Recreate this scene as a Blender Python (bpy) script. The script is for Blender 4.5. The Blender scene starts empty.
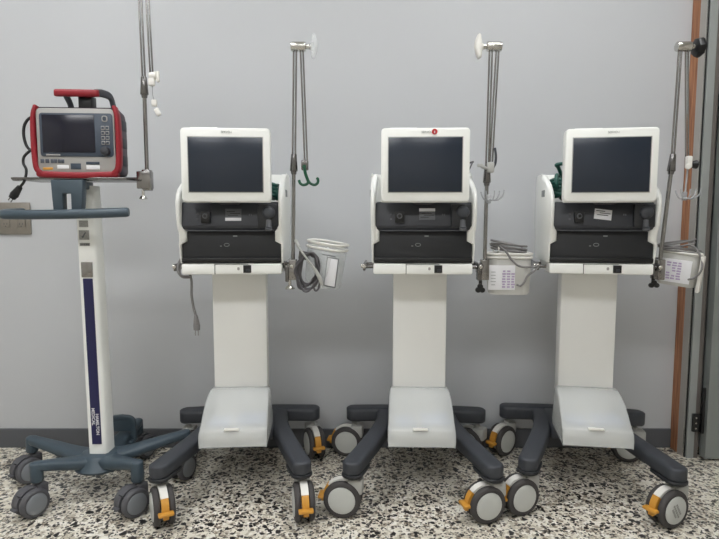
import bpy, bmesh, math, random
from mathutils import Vector, Matrix
random.seed(7)
PI = math.pi
COL = bpy.context.scene.collection
V = Vector

# ------------------------------------------------------------------ materials
def nodes(name):
    m = bpy.data.materials.new(name); m.use_nodes = True
    nt = m.node_tree; b = nt.nodes['Principled BSDF']
    return m, nt, b

def mat(name, rgb, rough=.5, metal=0., noise=.0, scale=40, bump=0., alpha=1., spec=.5, trans=0., coat=0.):
    m, nt, b = nodes(name)
    b.inputs['Roughness'].default_value = rough
    b.inputs['Metallic'].default_value = metal
    b.inputs['Alpha'].default_value = alpha
    b.inputs['Specular IOR Level'].default_value = spec
    b.inputs['Transmission Weight'].default_value = trans
    b.inputs['Coat Weight'].default_value = coat
    tc = nt.nodes.new('ShaderNodeTexCoord'); n = nt.nodes.new('ShaderNodeTexNoise')
    n.inputs['Scale'].default_value = scale; n.inputs['Detail'].default_value = 4
    nt.links.new(tc.outputs['Object'], n.inputs['Vector'])
    r = nt.nodes.new('ShaderNodeMapRange')
    r.inputs['To Min'].default_value = 1 - noise; r.inputs['To Max'].default_value = 1 + noise
    nt.links.new(n.outputs['Fac'], r.inputs['Value'])
    mx = nt.nodes.new('ShaderNodeVectorMath'); mx.operation = 'SCALE'
    mx.inputs[0].default_value = rgb[:3]
    nt.links.new(r.outputs['Result'], mx.inputs['Scale'])
    nt.links.new(mx.outputs['Vector'], b.inputs['Base Color'])
    if bump:
        bp = nt.nodes.new('ShaderNodeBump'); bp.inputs['Strength'].default_value = bump
        bp.inputs['Distance'].default_value = .002
        nt.links.new(n.outputs['Fac'], bp.inputs['Height']); nt.links.new(bp.outputs['Normal'], b.inputs['Normal'])
    return m

def srgb(r, g, b):
    f = lambda c: (c / 255 / 12.92) if c / 255 <= .04045 else ((c / 255 + .055) / 1.055) ** 2.4
    return (f(r), f(g), f(b))

M = {}
M['wall'] = mat('painted_wall', srgb(193, 195, 198), .6, noise=.02, scale=3, bump=.08)
M['room'] = mat('painted_room', srgb(215, 212, 206), .7, noise=.02, scale=3)
M['ceiling'] = mat('ceiling_paint', srgb(225, 225, 222), .8, noise=.02, scale=5)
M['skirting'] = mat('dark_skirting', srgb(88, 90, 94), .5, noise=.1, scale=14)
M['white'] = mat('white_plastic', srgb(241, 242, 238), .38, noise=.015, scale=8)
M['column'] = mat('cream_column', srgb(238, 238, 235), .45, noise=.02, scale=5)
M['black'] = mat('black_plastic', srgb(32, 34, 38), .45, noise=.08, scale=60, bump=.06)
M['charcoal'] = mat('charcoal_panel', srgb(48, 50, 56), .42, noise=.08, scale=50, bump=.05)
M['deepblack'] = mat('deep_black', srgb(16, 17, 19), .4)
M['leg'] = mat('charcoal_leg', srgb(58, 61, 67), .5, noise=.08, scale=70, bump=.12)
M['tyre'] = mat('caster_tyre', srgb(66, 63, 63), .65, noise=.12, scale=60, bump=.1)
M['disc'] = mat('caster_disc', srgb(196, 198, 194), .45, noise=.03, scale=30)
M['hood'] = mat('caster_hood', srgb(228, 226, 220), .45, noise=.02)
M['housing'] = mat('caster_housing', srgb(176, 176, 172), .5, noise=.05)
M['orange'] = mat('brake_orange', srgb(206, 148, 58), .45, noise=.08, scale=60)
M['steel'] = mat('brushed_steel', srgb(150, 148, 146), .18, metal=1, noise=.1, scale=60)
M['darksteel'] = mat('dark_steel', srgb(120, 118, 117), .25, metal=1, noise=.12, scale=60)
M['chrome'] = mat('chrome', srgb(205, 203, 198), .18, metal=1)
M['trolley'] = mat('slate_trolley', srgb(62, 76, 86), .42, noise=.06, scale=40, bump=.06)
M['tgrey'] = mat('trolley_wheel', srgb(84, 84, 88), .55, noise=.08, scale=50)
M['tdisc'] = mat('trolley_disc', srgb(128, 132, 137), .5, noise=.06, scale=30)
M['red'] = mat('red_rubber', srgb(138, 16, 32), .45, noise=.06, scale=40)
M['bezel'] = mat('grey_bezel', srgb(160, 158, 155), .4, noise=.03)
M['panel'] = mat('slate_panel', srgb(56, 66, 80), .4, noise=.04)
M['purple'] = mat('dark_side', srgb(62, 52, 62), .5, noise=.25, scale=22)
M['navy'] = mat('navy_strip', srgb(26, 26, 74), .4, noise=.06)
M['cable'] = mat('grey_cable', srgb(84, 82, 85), .5, noise=.08)
M['palecable'] = mat('pale_grey_cable', srgb(124, 122, 122), .45, noise=.08)
M['blackcable'] = mat('black_cable', srgb(28, 28, 30), .5)
M['green'] = mat('green_plastic', srgb(14, 76, 52), .4, noise=.15, scale=40)
M['greenhose'] = mat('green_hose', srgb(30, 84, 74), .4, noise=.2, scale=60)
M['wood'] = None
M['frame'] = mat('metal_frame', srgb(150, 154, 152), .45, noise=.03, scale=12)
M['framelight'] = mat('pale_frame', srgb(168, 164, 158), .5, noise=.04, scale=12)
M['framedark'] = mat('brown_grey_frame', srgb(104, 98, 94), .5, noise=.05, scale=12)
M['door'] = mat('door_paint', srgb(132, 136, 134), .5, noise=.03, scale=8)
M['paper'] = mat('white_paper', srgb(225, 225, 228), .7, noise=.03, scale=60)
M['ink'] = mat('dark_ink', srgb(92, 94, 98), .6)
M['purpleink'] = mat('purple_ink', srgb(176, 160, 190), .7, noise=.3, scale=160)
M['inkgrey'] = mat('grey_print', srgb(140, 143, 143), .6)
M['reddot'] = mat('red_sticker', srgb(178, 30, 36), .5)
M['navyink'] = mat('icon_print', srgb(70, 74, 84), .6, noise=.3, scale=200)
M['plaque'] = mat('label_grey', srgb(150, 150, 146), .5, noise=.35, scale=200)
M['outlet'] = mat('outlet_steel', srgb(150, 145, 138), .36, metal=.75, noise=.1, scale=50)
M['clear'] = mat('clear_plastic', srgb(222, 226, 226), .15, alpha=.24, noise=.02)
M['hookclear'] = mat('clear_hook_plastic', srgb(190, 192, 194), .12, alpha=.6)
M['milky'] = mat('milky_plastic', srgb(222, 221, 216), .35, alpha=.62, noise=.03, scale=30)
M['frost'] = mat('frosted_plastic', srgb(232, 234, 232),  .22, alpha=.36, noise=.03, scale=9)
M['contents'] = mat('stored_packets', srgb(150, 165, 196), .7, noise=.3, scale=14)
M['glow'] = None

def screen_mat(name, rgb, rough=.22):
    m = mat(name, rgb, rough, noise=.02, scale=6, spec=.5)
    return m
M['screen'] = screen_mat('unlit_screen', srgb(34, 42, 54))
M['tscreen'] = screen_mat('unlit_dark_screen', srgb(17, 18, 34), .2)

# wood: vertical grain
m, nt, b = nodes('brown_wood'); b.inputs['Roughness'].default_value = .5
tc = nt.nodes.new('ShaderNodeTexCoord'); mp = nt.nodes.new('ShaderNodeMapping'); mp.inputs['Scale'].default_value = (60, 60, 3)
n = nt.nodes.new('ShaderNodeTexNoise'); n.inputs['Scale'].default_value = 2; n.inputs['Detail'].default_value = 5
cr = nt.nodes.new('ShaderNodeValToRGB'); cr.color_ramp.elements[0].position = .3; cr.color_ramp.elements[1].position = .7
cr.color_ramp.elements[0].color = (*srgb(122, 76, 52), 1); cr.color_ramp.elements[1].color = (*srgb(192, 134, 94), 1)
nt.links.new(tc.outputs['Object'], mp.inputs['Vector']); nt.links.new(mp.outputs['Vector'], n.inputs['Vector'])
nt.links.new(n.outputs['Fac'], cr.inputs['Fac']); nt.links.new(cr.outputs['Color'], b.inputs['Base Color']); M['wood'] = m

# terrazzo
def terrazzo():
    m, nt, b = nodes('terrazzo'); L = nt.links.new; N = nt.nodes.new
    b.inputs['Roughness'].default_value = .32
    tc = N('ShaderNodeTexCoord')
    nz = N('ShaderNodeTexNoise'); nz.inputs['Scale'].default_value = 42; nz.inputs['Detail'].default_value = 2
    L(tc.outputs['Object'], nz.inputs['Vector'])
    sub = N('ShaderNodeVectorMath'); sub.operation = 'SUBTRACT'; sub.inputs[1].default_value = (.5, .5, .5)
    L(nz.outputs['Color'], sub.inputs[0])
    sc_ = N('ShaderNodeVectorMath'); sc_.operation = 'SCALE'; sc_.inputs['Scale'].default_value = .010
    L(sub.outputs['Vector'], sc_.inputs[0])
    add = N('ShaderNodeVectorMath'); add.operation = 'ADD'; L(tc.outputs['Object'], add.inputs[0]); L(sc_.outputs['Vector'], add.inputs[1])
    flat = N('ShaderNodeVectorMath'); flat.operation = 'MULTIPLY'; flat.inputs[1].default_value = (1, 1, 0); L(add.outputs['Vector'], flat.inputs[0])
    def layer(scale, off, thr, edge):
        o = N('ShaderNodeVectorMath'); o.operation = 'ADD'; o.inputs[1].default_value = off; L(flat.outputs['Vector'], o.inputs[0])
        v = N('ShaderNodeTexVoronoi'); v.inputs['Scale'].default_value = scale; L(o.outputs['Vector'], v.inputs['Vector'])
        e = N('ShaderNodeTexVoronoi'); e.feature = 'DISTANCE_TO_EDGE'; e.inputs['Scale'].default_value = scale; L(o.outputs['Vector'], e.inputs['Vector'])
        s = N('ShaderNodeSeparateColor'); L(v.outputs['Color'], s.inputs['Color'])
        g = N('ShaderNodeMath'); g.operation = 'GREATER_THAN'; g.inputs[1].default_value = thr; L(s.outputs['Red'], g.inputs[0])
        h = N('ShaderNodeMapRange'); h.inputs['From Min'].default_value = edge; h.inputs['From Max'].default_value = edge + .03
        L(e.outputs['Distance'], h.inputs['Value'])
        k = N('ShaderNodeMath'); k.operation = 'MULTIPLY'; L(g.outputs[0], k.inputs[0]); L(h.outputs['Result'], k.inputs[1])
        return k.outputs[0], s
    big = N('ShaderNodeTexNoise'); big.inputs['Scale'].default_value = 2.2; L(tc.outputs['Object'], big.inputs['Vector'])
    cur = None
    def mix(fac, a, c):
        x = N('ShaderNodeMix'); x.data_type = 'RGBA'
        if hasattr(fac, 'is_linked') or not isinstance(fac, float): L(fac, x.inputs['Factor'])
        else: x.inputs['Factor'].default_value = fac
        if isinstance(a, tuple): x.inputs['A'].default_value = (*a, 1)
        else: L(a, x.inputs['A'])
        if isinstance(c, tuple): x.inputs['B'].default_value = (*c, 1)
        else: L(c, x.inputs['B'])
        return x.outputs['Result']
    cur = mix(big.outputs['Fac'], srgb(224, 216, 200), srgb(234, 230, 218))
    for scale, off, thr, edge, c in (
            (75, (3, 1, 0), .55, .03, srgb(192, 184, 168)), (60, (7, 5, 0), .70, .05, srgb(240, 236, 226)),
            (85, (11, 2, 0), .84, .05, srgb(150, 138, 122)), (110, (1, 9, 0), .86, .06, srgb(92, 84, 78)),
            (120, (5, 4, 0), .84, .05, srgb(40, 38, 38)), (72, (2, 6, 0), .80, .08, srgb(30, 29, 30)), (50, (9, 8, 0), .92, .08, srgb(34, 33, 34))):
        f, _ = layer(scale, off, thr, edge)
        cur = mix(f, cur, c)
    # thin tile joints, 30 cm module
    sx = N('ShaderNodeSeparateXYZ'); L(tc.outputs['Object'], sx.inputs['Vector'])
    js = []
    for ax, o in (('X', .089), ('Y', .05)):
        a = N('ShaderNodeMath'); a.operation = 'ADD'; a.inputs[1].default_value = 30 - o + .15; L(sx.outputs[ax], a.inputs[0])
        d = N('ShaderNodeMath'); d.operation = 'MODULO'; d.inputs[1].default_value = .3; L(a.outputs[0], d.inputs[0])
        s = N('ShaderNodeMath'); s.operation = 'SUBTRACT'; s.inputs[1].default_value = .15; L(d.outputs[0], s.inputs[0])
        ab = N('ShaderNodeMath'); ab.operation = 'ABSOLUTE'; L(s.outputs[0], ab.inputs[0])
        lt = N('ShaderNodeMath'); lt.operation = 'LESS_THAN'; lt.inputs[1].default_value = .0011; L(ab.outputs[0], lt.inputs[0]); js.append(lt)
    mx = N('ShaderNodeMath'); mx.operation = 'MAXIMUM'; L(js[0].outputs[0], mx.inputs[0]); L(js[1].outputs[0], mx.inputs[1])
    hm = N('ShaderNodeMath'); hm.operation = 'MULTIPLY'; hm.inputs[1].default_value = .6; L(mx.outputs[0], hm.inputs[0])
    cur = mix(hm.outputs[0], cur, srgb(196, 190, 178))
    L(cur, b.inputs['Base Color'])
    return m
M['terrazzo'] = terrazzo()

def emit(name, rgb, s):
    m, nt, b = nodes(name)
    b.inputs['Base Color'].default_value = (*rgb, 1)
    b.inputs['Emission Color'].default_value = (*rgb, 1); b.inputs['Emission Strength'].default_value = s
    return m

# ------------------------------------------------------------------ mesh helpers
def bm_new(): return bmesh.new()

def _xf(bm, verts, mtx):
    if mtx is not None: bmesh.ops.transform(bm, matrix=mtx, verts=verts)

def box(bm, c, s, bev=0., mtx=None, seg=2):
    r = bmesh.ops.create_cube(bm, size=1)
    vs = r['verts']
    bmesh.ops.scale(bm, vec=s, verts=vs); bmesh.ops.translate(bm, vec=c, verts=vs)
    if bev:
        es = list({e for v in vs for e in v.link_edges})
        rr = bmesh.ops.bevel(bm, geom=es, offset=min(bev, min(s) * .49), segments=seg, affect='EDGES', profile=.5)
        vs = list({v for f in rr['faces'] for v in f.verts} | {v for v in vs if v.is_valid})
    _xf(bm, vs, mtx)

def ring_loft(bm, rings, caps=True, closed=False):
    """rings: lists of equally many points, joined ring to ring."""
    vr = [[bm.verts.new(p) for p in r] for r in rings]
    n = len(vr[0]); k = len(vr)
    for i in range(k if closed else k - 1):
        a, b = vr[i], vr[(i + 1) % k]
        for j in range(n):
            bm.faces.new((a[j], a[(j + 1) % n], b[(j + 1) % n], b[j]))
    if caps and not closed:
        bm.faces.new(list(reversed(vr[0]))); bm.faces.new(vr[-1])

def frames(pts, up=None, closed=False):
    n = len(pts); out = []; prev = None
    for i in range(n):
        if closed: t = pts[(i + 1) % n] - pts[i - 1]
        else: t = pts[min(i + 1, n - 1)] - pts[max(i - 1, 0)]
        t.normalize()
        if up is not None: s = t.cross(V(up))
        elif prev is None:
            s = t.cross(V((0, 0, 1)))
            if s.length < .1: s = t.cross(V((0, 1, 0)))
        else: s = prev - t * prev.dot(t)
        s.normalize(); prev = s
        out.append((t, s, s.cross(t).normalized()))
    return out

def spline(pts, sub=6, closed=False):
    P = [V(p) for p in pts]; n = len(P); out = []
    for i in range(n if closed else n - 1):
        p1, p2 = P[i], P[(i + 1) % n]
        p0 = P[i - 1] if (closed or i > 0) else p1 * 2 - p2
        p3 = P[(i + 2) % n] if (closed or i + 2 < n) else p2 * 2 - p1
        for k in range(sub):
            u = k / sub
            out.append(.5 * ((2 * p1) + (p2 - p0) * u + (2 * p0 - 5 * p1 + 4 * p2 - p3) * u * u + (3 * p1 - p0 - 3 * p2 + p3) * u ** 3))
    if not closed: out.append(P[-1])
    return out

def tube(bm, pts, r, seg=10, sub=6, closed=False, smooth=True):
    P = spline(pts, sub, closed) if smooth and len(pts) > 2 else [V(p) for p in pts]
    F = frames(P, closed=closed); rings = []
    for i, (p, (t, s, u)) in enumerate(zip(P, F)):
        rr = r if not callable(r) else r(i / max(1, len(P) - 1))
        rings.append([p + (s * math.cos(a) + u * math.sin(a)) * rr for a in (2 * PI * k / seg for k in range(seg))])
    ring_loft(bm, rings, closed=closed)

def cyl(bm, p0, p1, r0, r1=None, seg=20, bev=0.):
    r1 = r0 if r1 is None else r1
    p0, p1 = V(p0), V(p1); d = p1 - p0; L = d.length; t = d / L
    prof = [(0, r0), (L, r1)]
    if bev: prof = [(0, r0 - bev), (bev * .3, r0 - bev * .3), (bev, r0), (L - bev, r1), (L - bev * .3, r1 - bev * .3), (L, r1 - bev)]
    s = t.cross(V((0, 0, 1)))
    if s.length < .1: s = t.cross(V((0, 1, 0)))
    s.normalize(); u = s.cross(t)
    ring_loft(bm, [[p0 + t * h + (s * math.cos(a) + u * math.sin(a)) * r for a in (2 * PI * k / seg for k in range(seg))] for h, r in prof])

def sweep(bm, pts, w, h, sub=5, up=(0, 0, 1), e=.5, seg=16, smooth=True, round_ends=True):
    """superellipse section, w across and h along up; w,h may be functions of 0..1"""
    P = spline(pts, sub) if smooth and len(pts) > 2 else [V(p) for p in pts]
    if round_ends:
        W0 = (w(0) if callable(w) else w) / 2; W1 = (w(1) if callable(w) else w) / 2
    F = frames(P, up=up); rings = []
    tot = [0]
    for i in range(1, len(P)): tot.append(tot[-1] + (P[i] - P[i - 1]).length)
    T = tot[-1]
    stations = [(p, f, tot[i] / T, 1.) for i, (p, f) in enumerate(zip(P, F))]
    if round_ends:
        a0 = [(P[0] - F[0][0] * W0 * math.sin(q) * .8, F[0], 0., max(.15, math.cos(q))) for q in (1.45, 1.15, .8, .4)]
        a1 = [(P[-1] + F[-1][0] * W1 * math.sin(q) * .8, F[-1], 1., max(.15, math.cos(q))) for q in (.4, .8, 1.15, 1.45)]
        stations = a0 + stations + a1
    for p, (t, s, u), q, k in stations:
        ww = (w(q) if callable(w) else w) / 2 * k; hh = (h(q) if callable(h) else h) / 2 * (1 - (1 - k) * .25)
        r = []
        for j in range(seg):
            a = 2 * PI * (j + .5) / seg; c, d = math.cos(a), math.sin(a)
            r.append(p + s * (math.copysign(abs(c) ** e, c) * ww) + u * (math.copysign(abs(d) ** e, d) * hh))
        rings.append(r)
    ring_loft(bm, rings)

def prism(bm, poly, axis, a, b, bev=0.):
    """poly in the two other axes (in x,y,z order), extruded from a to b along axis"""
    def pt(p, h):
        if axis == 'x': return (h, p[0], p[1])
        if axis == 'y': return (p[0], h, p[1])
        return (p[0], p[1], h)
    lo = [bm.verts.new(pt(p, a)) for p in poly]; hi = [bm.verts.new(pt(p, b)) for p in poly]
    n = len(poly)
    fs = [bm.faces.new(lo), bm.faces.new(list(reversed(hi)))]
    for i in range(n): fs.append(bm.faces.new((lo[i], hi[i], hi[(i + 1) % n], lo[(i + 1) % n])))
    bmesh.ops.recalc_face_normals(bm, faces=fs)
    if bev:
        es = list({e for f in fs for e in f.edges})
        bmesh.ops.bevel(bm, geom=es, offset=bev, segments=2, affect='EDGES', profile=.5)

def rrect(x0, x1, z0, z1, r, n=5):
    out = []
    for cx, cz, a0 in ((x1 - r, z1 - r, 0), (x0 + r, z1 - r, 90), (x0 + r, z0 + r, 180), (x1 - r, z0 + r, 270)):
        for k in range(n + 1):
            a = math.radians(a0 + 90 * k / n); out.append((cx + r * math.cos(a), cz + r * math.sin(a)))
    return out

def obj(name, bm, material, parent=None, angle=38, loc=None, smooth=True):
    bmesh.ops.recalc_face_normals(bm, faces=bm.faces)
    me = bpy.data.meshes.new(name); bm.to_mesh(me); bm.free()
    me.materials.append(material)
    if smooth:
        for p in me.polygons: p.use_smooth = True
        me.set_sharp_from_angle(angle=math.radians(angle))
    o = bpy.data.objects.new(name, me); COL.objects.link(o)
    if parent: o.parent = parent
    if loc is not None: o.location = loc
    return o

def tag(o, label, cat=None, group=None, kind=None):
    if label: o['label'] = label
    if cat: o['category'] = cat
    if group: o['group'] = group
    if kind: o['kind'] = kind
    return o

def thing(name, label, cat, loc=(0, 0, 0), rz=0., group=None):
    o = bpy.data.objects.new(name, None); COL.objects.link(o); o.empty_display_size = .1
    o.location = loc; o.rotation_euler = (0, 0, rz)
    return tag(o, label, cat, group)

def struct(name, bm, material, parent=None, smooth=False):
    o = obj(name, bm, material, parent, smooth=smooth)
    if parent is None: o['kind'] = 'structure'
    return o

def text(name, s, size, material, parent, mtx, extrude=.0004, bold=0.):
    cu = bpy.data.curves.new(name, 'FONT'); cu.body = s; cu.size = size; cu.extrude = extrude; cu.offset = bold
    cu.align_x = 'CENTER'; cu.align_y = 'CENTER'
    t = bpy.data.objects.new(name, cu)
    me = bpy.data.meshes.new_from_object(t); bpy.data.objects.remove(t)
    me.transform(mtx); me.materials.clear(); me.materials.append(material)
    o = bpy.data.objects.new(name, me); COL.objects.link(o); o.parent = parent
    return o

def face_front(x, y, z, spin=0.):       # text matrix: reads from the -y side
    return Matrix.Translation((x, y, z)) @ Matrix.Rotation(PI / 2, 4, 'X') @ Matrix.Rotation(spin, 4, 'Z')

def dup(o, parent=None):
    c = o.copy(); COL.objects.link(c)
    if parent is not None: c.parent = parent
    for ch in list(o.children): dup(ch, c)
    return c

# ------------------------------------------------------------------ room
bm = bm_new(); box(bm, (0, -1.6, -.05), (5.4, 5.4, .1)); struct('floor', bm, M['terrazzo'])
bm = bm_new(); box(bm, (0, .06, 1.35), (5.4, .12, 2.7)); struct('wall_back', bm, M['wall'])
bm = bm_new(); box(bm, (-2.66, -2.2, 1.35), (.12, 4.2, 2.7)); struct('wall_left', bm, M['room'])
bm = bm_new(); box(bm, (2.66, -2.2, 1.35), (.12, 4.2, 2.7)); struct('wall_right', bm, M['room'])
bm = bm_new(); box(bm, (0, -4.26, 1.35), (5.4, .12, 2.7)); struct('wall_front', bm, M['room'])
bm = bm_new(); box(bm, (0, -2.1, 2.75), (5.4, 4.5, .1)); struct('ceiling', bm, M['ceiling'])
bm = bm_new(); box(bm, (-.634, -.004, .041), (3.934, .012, .082), .002); struct('baseboard_back', bm, M['skirting'])

# door surround on the right, standing proud of the wall, and the door leaf beside it
bm = bm_new(); box(bm, (1.3615, -.029, 1.1), (.057, .055, 2.2), .002); struct('trim_1', bm, M['wood'])
fr = bm_new(); box(fr, (1.3615, -.0775, 1.1), (.057, .041, 2.2), .001)
fr = struct('trim_2', fr, M['framelight'])
bm = bm_new(); box(bm, (1.3345, -.1, 1.1), (.003, .004, 2.2)); struct('seal', bm, M['chrome'], fr)
bm = bm_new(); box(bm, (1.3625, -.101, 1.1), (.053, .006, 2.2)); struct('gasket', bm, M['deepblack'], fr)
bm = bm_new(); box(bm, (1.3545, -.109, 1.1), (.029, .010, 2.2), .001); struct('jamb_face', bm, M['frame'], fr)
bm = bm_new(); box(bm, (1.3785, -.108, 1.1), (.017, .008, 2.2), .001); struct('jamb_edge', bm, M['framedark'], fr)

dr = bpy.data.objects.new('door_1', None); COL.objects.link(dr); dr.location = (1.397, -.105, 0); dr['kind'] = 'structure'
bm = bm_new()
box(bm, (.036, -.02, 1.06), (.072, .04, 2.1), .002); box(bm, (.9, -.02, 1.06), (.08, .04, 2.1), .002)
box(bm, (.47, -.02, .05), (.80, .04, .08), .002); box(bm, (.47, -.02, 2.06), (.80, .04, .1), .002)
box(bm, (.47, -.02, 1.0), (.80, .04, .1), .002)
struct('door_frame', bm, M['door'], dr)
bm = bm_new(); box(bm, (.47, -.008, 1.05), (.80, .008, 2.0)); struct('door_panel', bm, M['framedark'], dr)
bm = bm_new(); box(bm, (.47, -.034, .094), (.79, .012, .008), .002); struct('panel_bead', bm, M['chrome'], dr)
bm = bm_new()
box(bm, (-.026, -.014, .152), (.034, .012, .074), .002); cyl(bm, (-.008, -.024, .112), (-.008, -.024, .30), .006)
hg = struct('door_hinge', bm, M['deepblack'], dr, smooth=True)
bm = bm_new()
for z in (.13, .152, .174): cyl(bm, (-.032, -.019, z), (-.032, -.022, z), .0035, seg=10)
struct('hinge_screws', bm, M['chrome'], hg, smooth=True)

# ceiling lamps (behind the top of the frame)
def ceiling_lamp(x, y, w, d, s, label):
    t = thing('ceiling_light', label, 'ceiling light', (x, y, 2.7), 0, 'ceiling lights')
    bm = bm_new()
    for cx, cy, sx, sy in ((0, d / 2, w + .04, .02), (0, -d / 2, w + .04, .02), (w / 2, 0, .02, d), (-w / 2, 0, .02, d)):
        box(bm, (cx, cy, -.02), (sx, sy, .04), .003)
    obj('lamp_frame', bm, M['white'], t)
    bm = bm_new(); box(bm, (0, 0, -.014), (w - .02, d - .02, .012))
    obj('diffuser', bm, emit('lamp_glow', (.97, .985, 1.), s), t)
ceiling_lamp(-1.2, -1.05, 1.25, .28, 19., 'long ceiling light nearest the wall, above the left side')
ceiling_lamp(.8, -1.05, 1.25, .28, 18., 'long ceiling light nearest the wall, above the right side')
ceiling_lamp(-1.3, -2.9, 1.25, .5, 14., 'wide ceiling light behind the camera, on the left')
ceiling_lamp(.3, -2.9, 1.25, .5, 11., 'wide ceiling light behind the camera, on the right')

# ------------------------------------------------------------------ casters
def make_caster(parent, R, mats, brake=True, name='caster', fat=1.):
    hoodm, tyrem, discm, housem, pedalm = mats
    cy = -.03 * R / .0625
    def arc(a0, a1, rr, n=8): return [(0, cy - rr * math.sin(math.radians(a0 + (a1 - a0) * k / n)), R + rr * math.cos(math.radians(a0 + (a1 - a0) * k / n))) for k in range(n + 1)]
    bm = bm_new()
    # hood band between the wheels
    def band(bm, a0, a1, w, r0, r1, n=10):
        rings = []
        for k in range(n + 1):
            a = math.radians(a0 + (a1 - a0) * k / n)
            d = (0, -math.sin(a), math.cos(a))
            rings.append([(sx * w, cy + d[1] * r, R + d[2] * r) for sx, r in ((-1, r0), (1, r0), (1, r1), (-1, r1))])
        ring_loft(bm, rings)
    k = R / .0625
    band(bm, -55, 48, .012 * k * fat, .03 * k, .0655 * k)
    c = obj(name, bm, hoodm, parent, angle=30)
    bm = bm_new()
    box(bm, (0, .012 * k, R * 1.68), (.05 * k, .05 * k, .05 * k), .008 * k)
    cyl(bm, (0, 0, R * 1.7), (0, 0, R * 2.24), .011 * k); cyl(bm, (-.03 * k, cy, R), (.03 * k, cy, R), .008 * k)
    obj('swivel_housing', bm, housem, c)
    for s in (-1, 1):
        bm = bm_new()
        # rounded tyre
        prof = [(.0125, .046), (.0125, .056), (.0155, .0612), (.021, .0625), (.027, .0615), (.0315, .057), (.033, .050), (.0325, .046), (.028, .044)]
        rings = []
        for j in range(36):
            a = 2 * PI * j / 36
            rings.append([(s * x * k * fat, cy + r * k * math.cos(a), R + r * k * math.sin(a)) for x, r in prof])
        ring_loft(bm, rings, closed=True)
        w = obj('wheel', bm, tyrem, c, angle=50)
        bm = bm_new()
        rings = []
        for x, r in ((.014, .0455), (.030, .0455), (.0335, .0445), (.0352, .040), (.0358, .02), (.036, .002)):
            rings.append([(s * x * k * fat, cy + r * k * math.cos(a), R + r * k * math.sin(a)) for a in (2 * PI * j / 32 for j in range(32))])
        ring_loft(bm, rings)
        obj('wheel_cover', bm, discm, c, angle=50)
    bm = bm_new()
    if brake:
        band(bm, 49, 86, .0112, .05, .067)
        a = math.radians(88); p = V((0, cy - .067 * math.sin(a), R + .067 * math.cos(a)))
        box(bm, (0, p.y - .004, p.z), (.047, .022, .010), .003, None)
        box(bm, (0, p.y + .0, p.z - .013), (.018, .012, .012), .002, None)
    else:
        band(bm, 52, 100, .012 * k, .05 * k, .066 * k)
        box(bm, (0, cy - .07 * k, R * .9), (.036 * k, .018 * k, .009 * k), .002)
    obj('brake_pedal', bm, pedalm, c, angle=30)
    return c
CM = (M['hood'], M['tyre'], M['disc'], M['housing'], M['orange'])

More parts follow.
